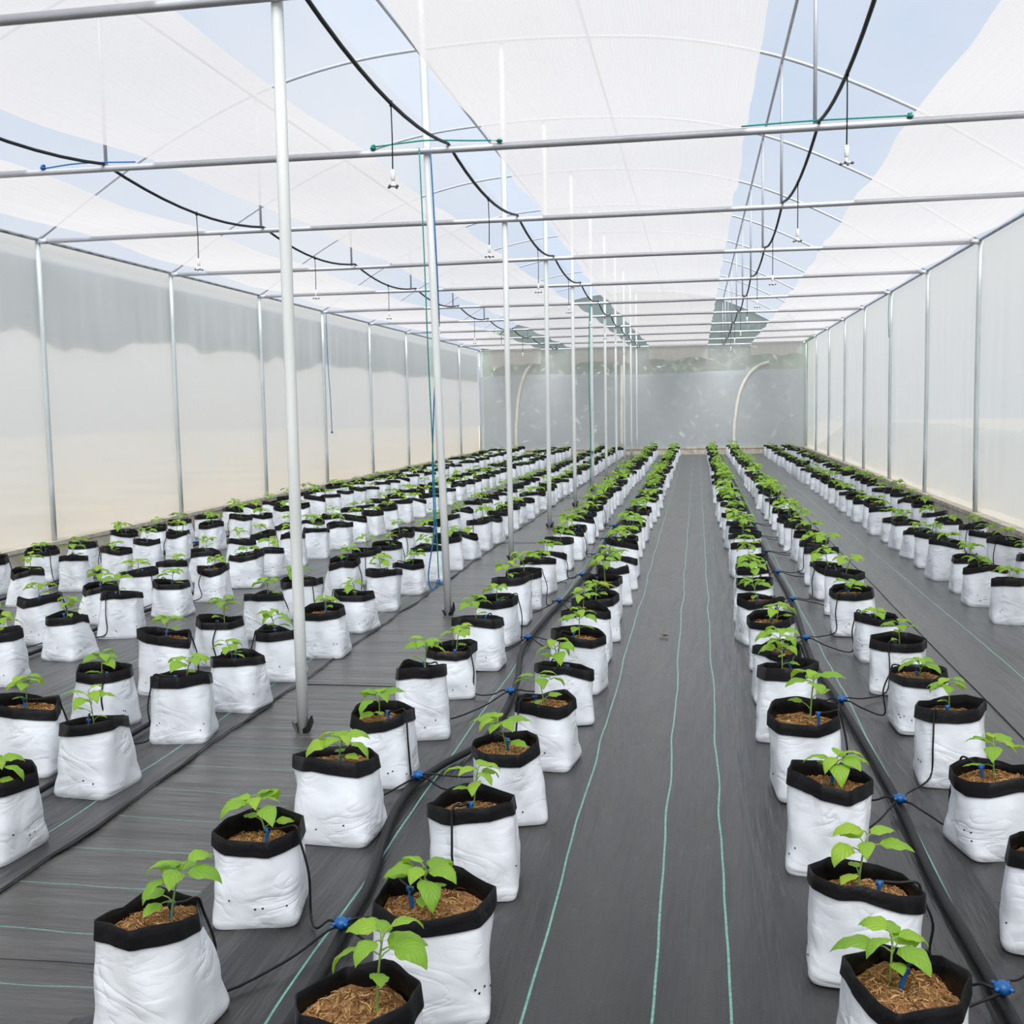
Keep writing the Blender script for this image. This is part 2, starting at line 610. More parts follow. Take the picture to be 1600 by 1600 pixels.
# ------------------------------------------------------------------ setting: ground, floor, kerbs
def relief(x, y, ax):
    if ax == 'y':
        return .006 * noise.noise((x * 5.0, y * .8, 3.1)) + .003 * noise.noise((x * 14, y * 1.5, 7.0))
    return .006 * noise.noise((x * 1.1, y * 5, 1.7)) + .003 * noise.noise((x * 2, y * 13, 9.0))


g = MB()
g.add([(-60, -40, -.12), (60, -40, -.12), (60, 110, -.12), (-60, 110, -.12)], [(0, 1, 2, 3)])
tag(g.obj('ground', M['outside_ground']), kind='structure')

XS1, XS2, XS3 = -2.32, -1.50, 1.52


def floor_piece(x0, x1, y0, y1, nx, ny, z, ax, mt, wavy=0.0, thick=.0):
    b = MB()

    def fn(u, v):
        x = x0 + (x1 - x0) * u
        y = y0 + (y1 - y0) * v
        if wavy and u > .999:
            x += wavy * (noise.noise((y * 2.1, 4.4, 0)) + .5 * noise.noise((y * 7.0, 1.4, 0)))
        return (x, y, z + relief(x, y, ax) * (0 if thick and u > .98 else 1))
    b.grid(fn, nx, ny)
    if thick:
        w = nx + 1
        vs, fs = [], []
        for j in range(ny + 1):
            p = b.v[j * w + nx]
            lift = max(0, noise.noise((p[1] * 3.3, 9.9, 0))) * .004
            b.v[j * w + nx] = (p[0], p[1], p[2] + lift)
            vs += [(p[0], p[1], p[2] + lift), (p[0] - .012, p[1], -.03)]
        for j in range(ny):
            fs.append((2 * j, 2 * j + 1, 2 * j + 3, 2 * j + 2))
        b.add(vs, fs)
    o = b.obj('floor', mt)
    return tag(o, kind='structure')


floor_piece(XS2 - .15, XS3 + .05, YF, YB, 60, 300, .0, 'y', M['mat_long'])
floor_piece(XS3, XR, YF, YB, 20, 160, .006, 'y', M['mat_right'])
cuts = [-3.6, -.4, 2.81, 6.09, 9.65, 12.9, 16.1, 19.4, 22.7, 26, 29.3, 32.6, YB]
for i, (a, c) in enumerate(zip(cuts, cuts[1:])):
    floor_piece(XS1 - .15, XS2, a, c + .02, 14, 40, -.004 + .004 * (i % 2), 'x', M['mat_cross'])
floor_piece(XL, XS1, YF, YB, 50, 420, .006, 'y', M['mat_left'], wavy=.02, thick=1)

# thin black overlaps where the cross-laid mats meet
b = MB()
for yc in cuts[1:-1]:
    def fn(u, v, yc=yc):
        x = XS1 + .02 + (XS2 - XS1 - .1) * u
        w = .009 + .010 * noise.noise((x * 5, yc, 2))
        y = yc + .02 * noise.noise((x * 3, yc, 0)) + (v - .5) * max(.004, w)
        return (x, y, .014)
    b.grid(fn, 24, 1)


def fn(u, v):
    y = YF + (YB - YF) * u
    e = .02 * (noise.noise((y * 2.1, 4.4, 0)) + .5 * noise.noise((y * 7.0, 1.4, 0)))
    w = .003 + .040 * max(0, noise.noise((y * 1.9, 8.8, 0))) + .010 * noise.noise((y * 8, 3.3, 0))
    return (XS1 + e - .004 + v * max(.002, w), y, .0135 - .004 * v)


b.grid(fn, 700, 1)
tag(b.obj('trim_seams', M['black_pipe']), kind='structure')

for nm, lo, hi in (('baseboard_left', (XL - .16, YF, -.1), (XL + .06, YB, ZB)), ('baseboard_right', (XR - .06, YF, -.1), (XR + .16, YB, ZB)),
                   ('baseboard_back', (XL - .16, YB - .02, -.1), (XR + .16, YB + .18, ZB + .03))):
    b = MB()
    # a course of concrete blocks laid end to end
    if nm == 'baseboard_back':
        n = 27
        for i in range(n):
            a = lo[0] + (hi[0] - lo[0]) * i / n
            c = lo[0] + (hi[0] - lo[0]) * (i + 1) / n
            b.box((a + .004, lo[1] + rnd.uniform(0, .012), lo[2]), (c - .004, hi[1], hi[2] - .05))
        b.box((lo[0], lo[1] - .012, hi[2] - .05), (hi[0], hi[1], hi[2]))
    else:
        n = 108
        for i in range(n):
            a = lo[1] + (hi[1] - lo[1]) * i / n
            c = lo[1] + (hi[1] - lo[1]) * (i + 1) / n
            j = rnd.uniform(0, .012)
            b.box((lo[0] + j, a + .004, lo[2]), (hi[0] - j, c - .004, hi[2] - .045))
        b.box((lo[0] - .01, lo[1], hi[2] - .045), (hi[0] + .01, hi[1], hi[2]))
    tag(b.obj(nm, M['kerb'], smooth=False), kind='structure')

# ------------------------------------------------------------------ setting: film walls and roof
for nm, x, sgn in (('wall_left', XL - .045, 1), ('wall_right', XR + .045, -1)):
    b = MB()

    def fn(u, v, x=x, sgn=sgn):
        y = YF + (YB - YF) * u
        z = ZB - .02 + (ZE - ZB + .03) * v
        k = math.sin(PI * v) ** .5
        d = .012 * noise.noise((y * 7.0, z * .35, x)) + .010 * noise.noise((y * 1.1, z * .8, x + 5)) + .004 * noise.noise((y * 22, z * .3, x))
        return (x - sgn * .012 + sgn * d * k * 1.0, y, z)
    b.grid(fn, 420, 14)
    tag(b.obj(nm, M['wall_film' if sgn > 0 else 'wall_film_low_glow']), kind='structure')

b = MB()
b.grid(lambda u, v: (XL + (XR - XL) * u, YF, .0 + v * (arch_z(XL + (XR - XL) * u) - .0)), 24, 4)
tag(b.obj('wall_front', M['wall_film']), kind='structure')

b = MB()
b.grid(lambda u, v: (XL + (XR - XL) * u, YB + .05 + .01 * noise.noise((u * 20, v * 3, 0)), ZB + (2.68 - ZB) * v + (.035 * math.sin(u * 9) if v > .99 else 0)), 60, 8)
tag(b.obj('wall_back', M['back_panel']), kind='structure')
b = MB()
b.grid(lambda u, v: (XL + (XR - XL) * u, YB + .075, 2.55 + (ZE - 2.55) * v), 60, 6)
tag(b.obj('wall_back_upper', M['back_film']), kind='structure')
b = MB()
b.grid(lambda u, v: (XL + (XR - XL) * u, YB + .06, ZE + v * (arch_z(XL + (XR - XL) * u) - ZE)), 40, 5)
tag(b.obj('wall_back_gable', M['gable']), kind='structure')

b = MB()


def roof(u, v):
    x = XL - .03 + (XR - XL + .06) * u
    y = YF + (YB - YF) * v
    sag = .02 * abs(math.sin((y - Y0) / BAY * PI))
    return (x, y, arch_z(x) + .035 - sag)


b.grid(roof, 44, 130)
tag(b.obj('ceiling', M['roof_film']), kind='structure')
b = MB()
b.grid(lambda u, v: (-3.42 + .62 * u + .03 * math.sin(v * 40), YF + (YB - YF) * v, arch_z(-3.42 + .62 * u) + .022), 4, 130)
tag(b.obj('ceiling_overlap', M['roof_film']), kind='structure')

# ------------------------------------------------------------------ what stands outside and shows through the film
b = MB()
rr = random.Random(5)
for i in range(7000):
    x = rr.uniform(-8.2, 3.7)
    top = 4.75 + .5 * noise.noise((x * .35, 2, 0)) + .25 * noise.noise((x * 1.3, 5, 0))
    z = rr.uniform(-.1, 1) ** 1 * top
    p = Vector((x, YB + 7 + rr.uniform(0, 1.4), max(0, z)))
    s = rr.uniform(.12, .34)
    q = Matrix.Rotation(rr.uniform(0, 6.3), 3, 'Z') @ Matrix.Rotation(rr.uniform(-.2, 1.3), 3, 'X')
    b.add([p + q @ Vector(c) * s for c in ((-.5, 0, 0), (0, -.8, .1), (.5, 0, 0), (0, .9, -.15))], [(0, 1, 2, 3)])
b.grid(lambda u, v: (-8.8 + 13.4 * u, YB + 8.8 + .3 * noise.noise((u * 40, v * 6, 0)), -.1 + v * (4.6 + .35 * noise.noise((u * 14, 0, 3)))), 80, 8)
tag(b.obj('foliage', M['outside_leaf']), 'dark green vegetation growing outside behind the grey back wall', 'vegetation', kind='stuff')

b = MB()
b.grid(lambda u, v: (XR + 1.1 + 2.2 * v + .15 * noise.noise((u * 60, v * 3, 0)), YF - 4 + (YB - YF + 12) * u,
                     -.12 + (1.05 + .1 * noise.noise((u * 22, 0, 3))) * min(1, v * 1.6)), 120, 10)
tag(b.obj('hill', M['outside_bank']), 'low grey earth bank outside along the right film wall', 'bank', kind='structure')

for (pts, lab) in (([(1.19, .2), (1.2, .9), (1.35, 1.9), (1.62, 2.5), (1.95, 2.82), (2.3, 2.95)], 'pale bent pole against the grey back wall, right of the aisle'),
                   ([(-6.02, .2), (-6.0, 1.1), (-5.9, 2.0), (-5.67, 2.75), (-5.4, 3.1)], 'pale bent pole against the grey back wall near its left corner'),
                   ([(-2.47, .2), (-2.46, 1.5), (-2.44, 3.4)], 'pale upright pole against the back wall, behind the centre poles')):
    b = MB()
    b.tube(spline([(x, YB + .035, z) for x, z in pts], 5), .055, 10)
    tag(b.obj('bent_pole', M['bamboo']), lab, 'pole', 'pale poles at the back wall')

# grey curtain hung outside the upper left wall, hem wavy
b = MB()
HEM = [(-5, 2.5), (10.63, 2.49), (11.08, 2.56), (11.94, 2.36), (12.22, 2.41), (12.87, 2.38), (13.61, 2.55), (15.12, 2.62), (15.6, 2.50), (16.45, 2.58), (17.34, 2.60),
       (18.0, 2.45), (18.6, 2.58), (19.5, 2.36), (20.2, 2.42), (20.9, 2.56), (22, 2.5), (23.2, 2.55), (24.5, 2.48), (26, 2.55), (27.42, 2.45), (30, 2.52), (33, 2.5), (36.6, 2.5)]


def hem(y):
    for (a, za), (c, zc) in zip(HEM, HEM[1:]):
        if y <= c:
            t = (y - a) / (c - a)
            t = t * t * (3 - 2 * t)
            return za + (zc - za) * t
    return 2.5


def fn(u, v):
    y = YF + (YB - YF) * u
    z = 3.36 + (hem(y) - 3.36) * v
    fold = .026 * math.sin(y * 17 + 4 * noise.noise((y * .8, 0, 0))) * (.4 + .8 * abs(noise.noise((y * .7, 5, 0)))) * (.3 + .7 * v) * (1 if y < 22 else .4)
    return (XL - .095 + fold, y, z)


b.grid(fn, 700, 6)
tag(b.obj('wall_curtain', M['curtain']), 'long grey curtain with a wavy hem hanging along the upper left wall', 'curtain')

# ------------------------------------------------------------------ steel frame
for k in range(-2, 11):
    y = Y0 + BAY * k
    order = k + 3
    nm = 'nearest the camera' if k == 0 else ordw(k + 1) + ' from the camera'
    seen = k >= 0
    # tie beam
    if k >= 0:
        b = MB()
        sl = rnd.uniform(-.01, .01)
        b.tube([(XL + (XR - XL) * i / 8, y, ZE - .012 + sl * math.sin(i)) for i in range(9)], .026, 10)
        b.tube([(XL + .01, y - .006, ZE - .012), (XL + .12, y - .006, ZE - .012)], .031, 10)
        b.tube([(XR - .12, y - .006, ZE - .012), (XR - .01, y - .006, ZE - .012)], .031, 10)
        tag(b.obj('tie_beam', M['tie']), 'galvanised pipe tie beam crossing the greenhouse, ' + nm, 'beam', 'tie beams across the greenhouse')
    # arch
    if k >= 1:
        b = MB()
        pts = [(XL + (XR - XL) * i / 40, y, 0) for i in range(41)]
        P = spline([(XC - a, y, z) for a, z in reversed(ARCH)] + [(XC + a, y, z) for a, z in ARCH[1:]], 5)
        b.tube(P, .018, 8)
        tag(b.obj('roof_arch', M['arch']), 'curved steel roof arch rising above the ' + ordw(k + 1) + ' tie beam from the camera', 'arch', 'roof arches')
        for side, xs in (('right', .83), ('left', 2 * XC - .83)):
            b = MB()
            b.tube([(xs, y, ZE), (xs, y, arch_z(xs))], .014, 8)
            tag(b.obj('roof_strut', M['arch']), 'thin upright strut between ' + ordw(k + 1) + ' tie beam and its arch, ' + side + ' of the poles', 'strut', 'roof struts')
    # centre pole
    if k >= 0:
        lean = {1: (.036, -.02)}.get(k, (rnd.uniform(-.008, .008), rnd.uniform(-.008, .008)))
        b = MB()
        zt = arch_z(XP)
        pts = [(XP - lean[0] * (1 - z / zt * 2) * 0.5, y + .045, z) for z in (-.02, .6, 1.4, 2.3, 3.3, 4.3, zt)]
        if k == 1:
            pts = [(XP + .030 - .075 * z / 3.5, y + .045, z) for z in (-.02, .9, 1.8, 2.7, 3.6, 4.4, zt)]
        b.tube(pts, .029, 14)
        pole = b.obj('support_pole', M['pole'])
        tag(pole, 'white centre support pole standing on the mat, ' + nm, 'pole', 'centre support poles')
        c = MB()
        px, py = pts[0][0], pts[0][1]
        for s in (-1, 1):
            n_ = 7
            vs, fs = [], []
            for i in range(n_):
                a = s * (.3 + 2.2 * i / (n_ - 1))
                h = .03 + .07 * abs(noise.noise((i * 1.7, k, s))) + (.05 if i in (2, 3) and s > 0 else 0)
                vs += [(px + math.sin(a) * .036, py - math.cos(a) * .036, .0), (px + math.sin(a) * .055, py - math.cos(a) * .055, h)]
            for i in range(n_ - 1):
                fs.append((2 * i, 2 * i + 2, 2 * i + 3, 2 * i + 1))
            c.add(vs, fs)
        c.obj('cut_mat_flap', M['mat_long'], pole)['label'] = 'black mat cut up around the pole foot'
    # wall posts
    for side, x, k0 in (('left', XL, 2), ('right', XR, 3)):
        if k >= k0:
            b = MB()
            bow = rnd.uniform(-.012, .012)
            b.tube([(x + bow * math.sin(PI * t), y, ZB - .03 + (ZE - ZB + .02) * t) for t in (0, .2, .4, .6, .8, 1)], .03, 10)
            nth = k - k0 + 1
            lab = 'back corner post of the ' + side + ' film wall' if k == 10 else 'galvanised post against the ' + side + ' film wall, ' + ordw(nth) + ' from the camera'
            tag(b.obj('wall_post', M['post']), lab, 'post', side + ' wall posts')

for nm, x in (('left', XL), ('right', XR)):
    b = MB()
    b.tube([(x, YF, ZE + .012), (x, YB, ZE + .012)], .020, 8)
    # zigzag lock wire seen as a toothed edge
    sx = .03 if nm == 'left' else -.03
    b.tube([(x + sx * .6 + (.006 if i % 2 else -.006), YF + (YB - YF) * i / 300, ZE + .005 + (.012 if i % 2 else -.008)) for i in range(301)], .005, 5)
    tag(b.obj('eave_rail', M['clip']), 'steel eave rail with toothed film lock along the top of the ' + nm + ' wall', 'rail', 'eave rails')
for x, lab in ((-2.81, 'first lengthwise roof purlin left of the ridge poles'), (-1.06, 'first lengthwise roof purlin right of the ridge poles'),
               (.83, 'outer lengthwise roof purlin over the right struts'), (2 * XC - .83, 'outer lengthwise roof purlin over the left struts')):
    b = MB()
    b.tube([(x, YF, arch_z(x) - .03), (x, YB, arch_z(x) - .03)], .016, 8)
    tag(b.obj('roof_purlin', M['arch']), lab, 'purlin', 'roof purlins')

# ------------------------------------------------------------------ shade nets laid on the tie beams
def net_edge(pts, y):
    for (a, xa), (c, xc) in zip(pts, pts[1:]):
        if y <= c:
            return xa + (xc - xa) * (y - a) / (c - a)
    return pts[-1][1]


NETS = [([(-5, -1.46), (8, -1.5), (14, -1.58), (18, -1.66), (25, -1.6), (40, -1.5)], [(-5, .36), (40, .35)], .30,
         'white shade net strip over the centre aisle, just right of the poles'),
        ([(-5, -4.4), (7, -4.3), (10, -4.05), (40, -4.1)], [(-5, -2.58), (9, -2.5), (15, -2.45), (24, -2.2), (40, -2.1)], .42,
         'white shade net strip just left of the centre poles'),
        ([(-5, -6.45), (10, -6.5), (16, -6.75), (40, -6.8)], [(-5, -5.36), (9, -5.27), (13, -5.2), (40, -5.1)], .40,
         'white shade net strip nearest the left film wall'),
        ([(-5, 1.46), (8, 1.48), (13, 1.55), (25, 1.7), (40, 1.72)], [(-5, 3.36), (40, 3.3)], .22,
         'white shade net strip along the right film wall')]
for e0, e1, flap, lab in NETS:
    b = MB()
    ys = YF + .3
    seed = rnd.uniform(0, 50)

    def fn(u, v, e0=e0, e1=e1, seed=seed, flap=flap):
        s = v * (YB - YF - .15 + flap)
        y = ys + s
        drop = 0
        if y > YB - .1:
            drop = y - (YB - .1)
            y = YB - .1 - .02 * drop
        a, c = net_edge(e0, y), net_edge(e1, y)
        a += .03 * noise.noise((y * 1.3, seed, 0))
        c += .03 * noise.noise((y * 1.3, seed + 9, 0))
        x = a + (c - a) * u
        ph = (y - Y0) / BAY
        sag = .045 * math.sin(PI * (ph - math.floor(ph))) ** 2
        z = ZE + .028 - sag + .012 * noise.noise((x * 6, y * .5, seed)) * math.sin(PI * (ph - math.floor(ph)))
        if drop:
            return (x, y, ZE + .028 - drop * (.85 + .25 * noise.noise((x * 1.7, seed, 2))))
        return (x, y, z)
    b.grid(fn, 30, 260)
    tag(b.obj('shade_net', M['net']), lab, 'net', 'white shade nets')

# ------------------------------------------------------------------ overhead misting pipes and foggers
for x, lab, k0 in ((.845, 'black misting pipe sagging between tie beams above the aisle, right of the poles', 0),
                   (-1.83, 'black misting pipe sagging between tie beams beside the centre poles', 0),
                   (-4.63, 'black misting pipe sagging between tie beams on the left half', 0)):
    pts = []
    for k in range(k0 - 1, 10):
        n_ = 10
        dx0, dx1 = .05 * noise.noise((k * 2.3, x, 0)), .05 * noise.noise((k * 2.3 + 2.3, x, 0))
        for i in range(n_):
            t = i / n_
            y = Y0 + BAY * (k + t)
            sg = .12 * (1 - (2 * t - 1) ** 2)
            pts.append((x + dx0 + (dx1 - dx0) * t + (.12 if x < -4 else 0) * min(1, max(0, (y - 6) / 14)), y, ZE + .028 - sg))
    pts.append((x, YB, ZE + .028))
    b = MB()
    b.tube(pts, .0125, 8)
    tag(b.obj('misting_pipe', M['black_pipe']), lab, 'pipe', 'overhead misting pipes')
    side = 'right pipe' if x > 0 else ('middle pipe' if x > -3 else 'left pipe')
    cnt = 0
    for k in range(0, 8):
        yy = Y0 + BAY * (k + .5)
        if x < -3 and k == 0:
            continue
        cnt += 1
        px = min(pts, key=lambda p: abs(p[1] - yy))
        t = thing('hanging_fogger', 'white four-nozzle fogger hanging on a black cord, %s from camera under the %s' % ('nearest' if cnt == 1 else ordw(cnt), side),
                  'fogger', (px[0], px[1], px[2]), rnd.uniform(0, 1.5), 'foggers under the misting pipes')
        L = .40 + rnd.uniform(-.02, .02)
        b = MB()
        b.tube([(0, 0, .0), (.004, 0, -L * .5), (0, 0, -L)], .0042, 6)
        b.tube([(0, 0, .016), (0, 0, -.018)], .010, 8)
        b.obj('cord', M['black_tube'], t)
        b = MB()
        b.tube([(0, 0, -L + .006), (0, 0, -L), (0, 0, -L - .055), (0, 0, -L - .062)], [.009, .0135, .0135, .008], 12)
        b.obj('valve', M['white_plastic'], t)
        b = MB()
        b.tube([(0, 0, -L - .06), (0, 0, -L - .10)], .007, 8)
        for a in range(4):
            d = Vector((math.cos(a * PI / 2), math.sin(a * PI / 2), -.25))
            c = Vector((0, 0, -L - .088))
            b.tube([c, c + d * .028], [.007, .007], 8)
        nz = b.obj('nozzle_cross', M['white_plastic'], t)
        b = MB()
        for a in range(4):
            d = Vector((math.cos(a * PI / 2), math.sin(a * PI / 2), -.25))
            c = Vector((0, 0, -L - .088))
            b.tube([c + d * .026, c + d * .034, c + d * .042], [.008, .009, .004], 8)
        b.obj('nozzle_tips', M['grey_plastic'], nz)

# ------------------------------------------------------------------ ropes
def rope(name, pts, r, mt, lab, knots=()):
    b = MB()
    b.tube(spline(pts, 5), r, 6)
    for kx, ky, kz in knots:
        for i in range(3):
            a = i * 2.1
            ring = [(kx + .018 * math.cos(t) * math.cos(a), ky + .018 * math.sin(t), kz + .018 * math.cos(t) * math.sin(a) + .004 * i) for t in [j * PI / 4 for j in range(9)]]
            b.tube(ring, r * 1.2, 6)
    tag(b.obj(name, mt), lab, 'rope', 'ropes tied to the frame')


yb = Y0 + BAY
def pole_b(z):
    return XP + .030 - .075 * z / 3.5


rope('rope', [(pole_b(3.5) + .038, yb - .02, ZE), (pole_b(2.9) + .036, yb + .03, 2.9), (pole_b(2.3) + .02, yb + .085, 2.3), (pole_b(1.8) - .03, yb + .07, 1.8), (pole_b(1.2) - .055, yb - .02, 1.2), (pole_b(.7) - .06, yb - .04, .7),
              (pole_b(.4) - .10, yb - .06, .45), (pole_b(.3) - .12, yb - .06, .30), (pole_b(.2) - .09, yb - .06, .21), (pole_b(.2) - .05, yb - .05, .27)],
     .0055, M['rope_blue'], 'blue rope hanging in a loop down the second centre pole', [(pole_b(.2) - .045, yb - .05, .27)])
rope('rope', [(pole_b(3.5) - .045, yb - .03, ZE), (pole_b(2.8) - .045, yb - .02, 2.8), (pole_b(2) - .05, yb - .02, 2.0), (pole_b(1.2) - .045, yb - .03, 1.2), (pole_b(.6) - .045, yb - .03, .6), (pole_b(.3) - .045, yb - .03, .3)],
     .0050, M['rope_green'], 'green rope running straight down the second centre pole', [])
rope('rope', [(XP - .45, yb, ZE + .035), (XP - .2, yb - .01, ZE + .05), (XP, yb - .06, ZE + .045), (XP + .3, yb - .02, ZE + .035), (XP + .52, yb, ZE + .03)], .006,
     M['rope_green'], 'green rope tied along the second tie beam across the centre pole', [(XP - .45, yb - .02, ZE + .02), (XP + .52, yb - .02, ZE + .02)])
rope('rope', [(.32, yb, ZE + .025), (.8, yb - .02, ZE + .03), (1.5, yb, ZE + .03)], .006, M['rope_green'],
     'green rope tied along the second tie beam right of the aisle', [(1.47, yb - .02, ZE + .02)])
rope('rope', [(-5.15, yb, ZE + .02), (-4.8, yb - .02, ZE + .04), (-4.35, yb, ZE + .03)], .006, M['rope_blue'],
     'blue rope tied along the left part of the second tie beam', [(-5.13, yb - .02, ZE + .02)])
y5 = Y0 + 5 * BAY
rope('rope', [(XL + .09, y5 - .03, ZE - .02), (XL + .10, y5 - .04, 2.6), (XL + .13, y5 - .05, 1.9), (XL + .14, y5 - .05, 1.22)], .007, M['rope_blue'],
     'blue rope end hanging beside a post of the left wall', [(XL + .14, y5 - .05, 1.2)])
rope('rope', [(XR - .05, y5 - .03, ZE - .03), (XR - .06, y5 - .04, 3.1), (XR - .045, y5 - .04, 2.75)], .006, M['rope_green'],
     'short green rope hanging beside a post of the right wall', [])
y5b = Y0 + 5 * BAY
rope('rope', [(XP - .02, y5b - .03, ZE - .03), (XP - .05, y5b - .02, 2.2), (XP - .03, y5b - .03, 1.1), (XP - .045, y5b - .03, .1)], .009, M['rope_green'],
     'green rope wound down the sixth centre pole', [(XP - .0, y5b - .03, .75)])


# ------------------------------------------------------------------ grow bags
def lerp_nodes(nodes, a):
    a = a % (2 * PI)
    for (a0, v0), (a1, v1) in zip(nodes, nodes[1:]):
        if a <= a1:
            t = (a - a0) / (a1 - a0)
            return v0 + (v1 - v0) * t
    return nodes[-1][1]


def ring_nodes(r, n, spread):
    base = [2 * PI * (i + r.uniform(-.3, .3)) / n for i in range(n)]
    vals = [r.uniform(-spread, spread) for _ in range(n)]
    nd = sorted((a % (2 * PI), v) for a, v in zip(base, vals))
    return [(nd[-1][0] - 2 * PI, nd[-1][1])] + nd + [(nd[0][0] + 2 * PI, nd[0][1])]


def superell(a, n, rad):
    c, s = abs(math.cos(a)), abs(math.sin(a))
    return rad / ((c ** n + s ** n) ** (1 / n))


class BagShape:
    def __init__(self, seed):
        r = random.Random(seed)
        self.seed = seed
        self.h = .295 + r.uniform(-.025, .018)
        n = r.choice([6, 7, 7, 8])
        ph = r.uniform(0, 6)
        el = r.uniform(-.014, .014)
        self.poly = sorted(((ph + 2 * PI * (i + r.uniform(-.28, .28)) / n) % (2 * PI), .163 + r.uniform(-.012, .013)) for i in range(n))
        self.poly = [(a, q + el * math.cos(2 * a)) for a, q in self.poly]
        self.poly = [(self.poly[-1][0] - 2 * PI, self.poly[-1][1])] + self.poly + [(self.poly[0][0] + 2 * PI, self.poly[0][1])]
        self.htop = ring_nodes(r, r.choice([4, 5, 6]), .024)
        self.tilt = (r.uniform(-.05, .05), r.uniform(-.06, .06))
        self.band = ring_nodes(r, 6, .008)
        self.shift = (r.uniform(-.012, .012), r.uniform(-.012, .012))
        self.wb = r.uniform(.152, .164)
        self.sq = r.uniform(.90, 1.08)
        self.holes = [(r.uniform(0, 2 * PI), r.uniform(.05, .10)) for _ in range(8)]

    def poly_r(self, a):
        a = a % (2 * PI)
        for (a0, r0), (a1, r1) in zip(self.poly, self.poly[1:]):
            if a0 <= a <= a1:
                x0, y0, x1, y1 = r0 * math.cos(a0), r0 * math.sin(a0), r1 * math.cos(a1), r1 * math.sin(a1)
                c, s_ = math.cos(a), math.sin(a)
                den = c * (y1 - y0) - s_ * (x1 - x0)
                return (x0 * (y1 - y0) - y0 * (x1 - x0)) / den
        return .155

    def top_z(self, a):
        return self.h + lerp_nodes(self.htop, a) + self.tilt[0] * .15 * math.cos(a) + self.tilt[1] * .15 * math.sin(a)

    def rad(self, a, t):
        """radius at angle a, height fraction t"""
        foot = superell(a, 9, self.wb)
        mid = superell(a, 3.6, .159)
        top = self.poly_r(a)
        if t < .35:
            k = t / .35
            k = k * k * (3 - 2 * k)
            v = foot + (mid - foot) * k
            v *= 1 - .05 * max(0, 1 - t / .07) ** 2
        else:
            k = (t - .35) / .65
            k = k * k * (3 - 2 * k)
            v = mid + (top - mid) * k
        return v

    def pos(self, a, t, off=0.0, z=None):
        v = self.rad(a, t)
        p = Vector((math.cos(a), math.sin(a)))
        zz = self.top_z(a) * t if z is None else z
        s = self.seed * 3.7
        amp = min(1, t * 5)
        w = .0075 * noise.noise((math.cos(a) * 1.9 + s, math.sin(a) * 1.9, zz * 8)) + \
            .0040 * (abs(noise.noise((math.cos(a) * 3.0, math.sin(a) * 3.0 + s, zz * 15 + 1.6 * math.sin(a * 2 + s)))) * 2 - .5) * max(0, 1.1 - t)
        v += w * amp + off
        return Vector((p.x * v * self.sq + self.shift[0] * t, p.y * v / self.sq + self.shift[1] * t, zz))


def build_bag(S, na, nz, with_holes=True):
    bag = MB()
    vs = []
    for j in range(nz + 1):
        t = j / nz
        t = t * .97
        for i in range(na):
            vs.append(S.pos(2 * PI * i / na, t))
    fs = [(j * na + i, j * na + (i + 1) % na, (j + 1) * na + (i + 1) % na, (j + 1) * na + i) for j in range(nz) for i in range(na)]
    bag.add(vs, fs)
    bag.add([S.pos(2 * PI * i / na, 0) for i in range(na)], [tuple(range(na - 1, -1, -1))])
    if with_holes:
        for a, hz in S.holes:
            t = hz / S.h
            p = S.pos(a, t, .0022)
            rad = Vector((math.cos(a), math.sin(a), 0))
            tg = Vector((-math.sin(a), math.cos(a), 0))
            up = Vector((0, 0, 1))
            bag.add([p + tg * math.cos(q) * .0045 + up * math.sin(q) * .0032 + rad * .001 for q in [k * PI / 3 for k in range(6)]], [(0, 1, 2, 3, 4, 5)], 1)
    # folded black rim: outer band, lip, inner wall
    rim = MB()
    prof = [('o', 1), ('o', .5), ('o', 0), ('l', 0), ('i', 0), ('i', .35), ('i', .7), ('i', 1)]
    vs = []
    for kind, q in prof:
        for i in range(na):
            a = 2 * PI * i / na
            bandw = .046 + lerp_nodes(S.band, a)
            zt = S.top_z(a)
            if kind == 'o':
                z = zt - bandw * q
                p = S.pos(a, z / zt, .0025 + .0040 * q, z)
            elif kind == 'l':
                p = S.pos(a, 1, .0005, zt + .0015)
            else:
                z = zt - .11 * q
                p = S.pos(a, z / zt, -.0025 - .006 * q, z)
            vs.append(p)
    n = len(prof)
    fs = [(j * na + (i + 1) % na, j * na + i, (j + 1) * na + i, (j + 1) * na + (i + 1) % na) for j in range(n - 1) for i in range(na)]
    rim.add(vs, fs)
    return bag, rim


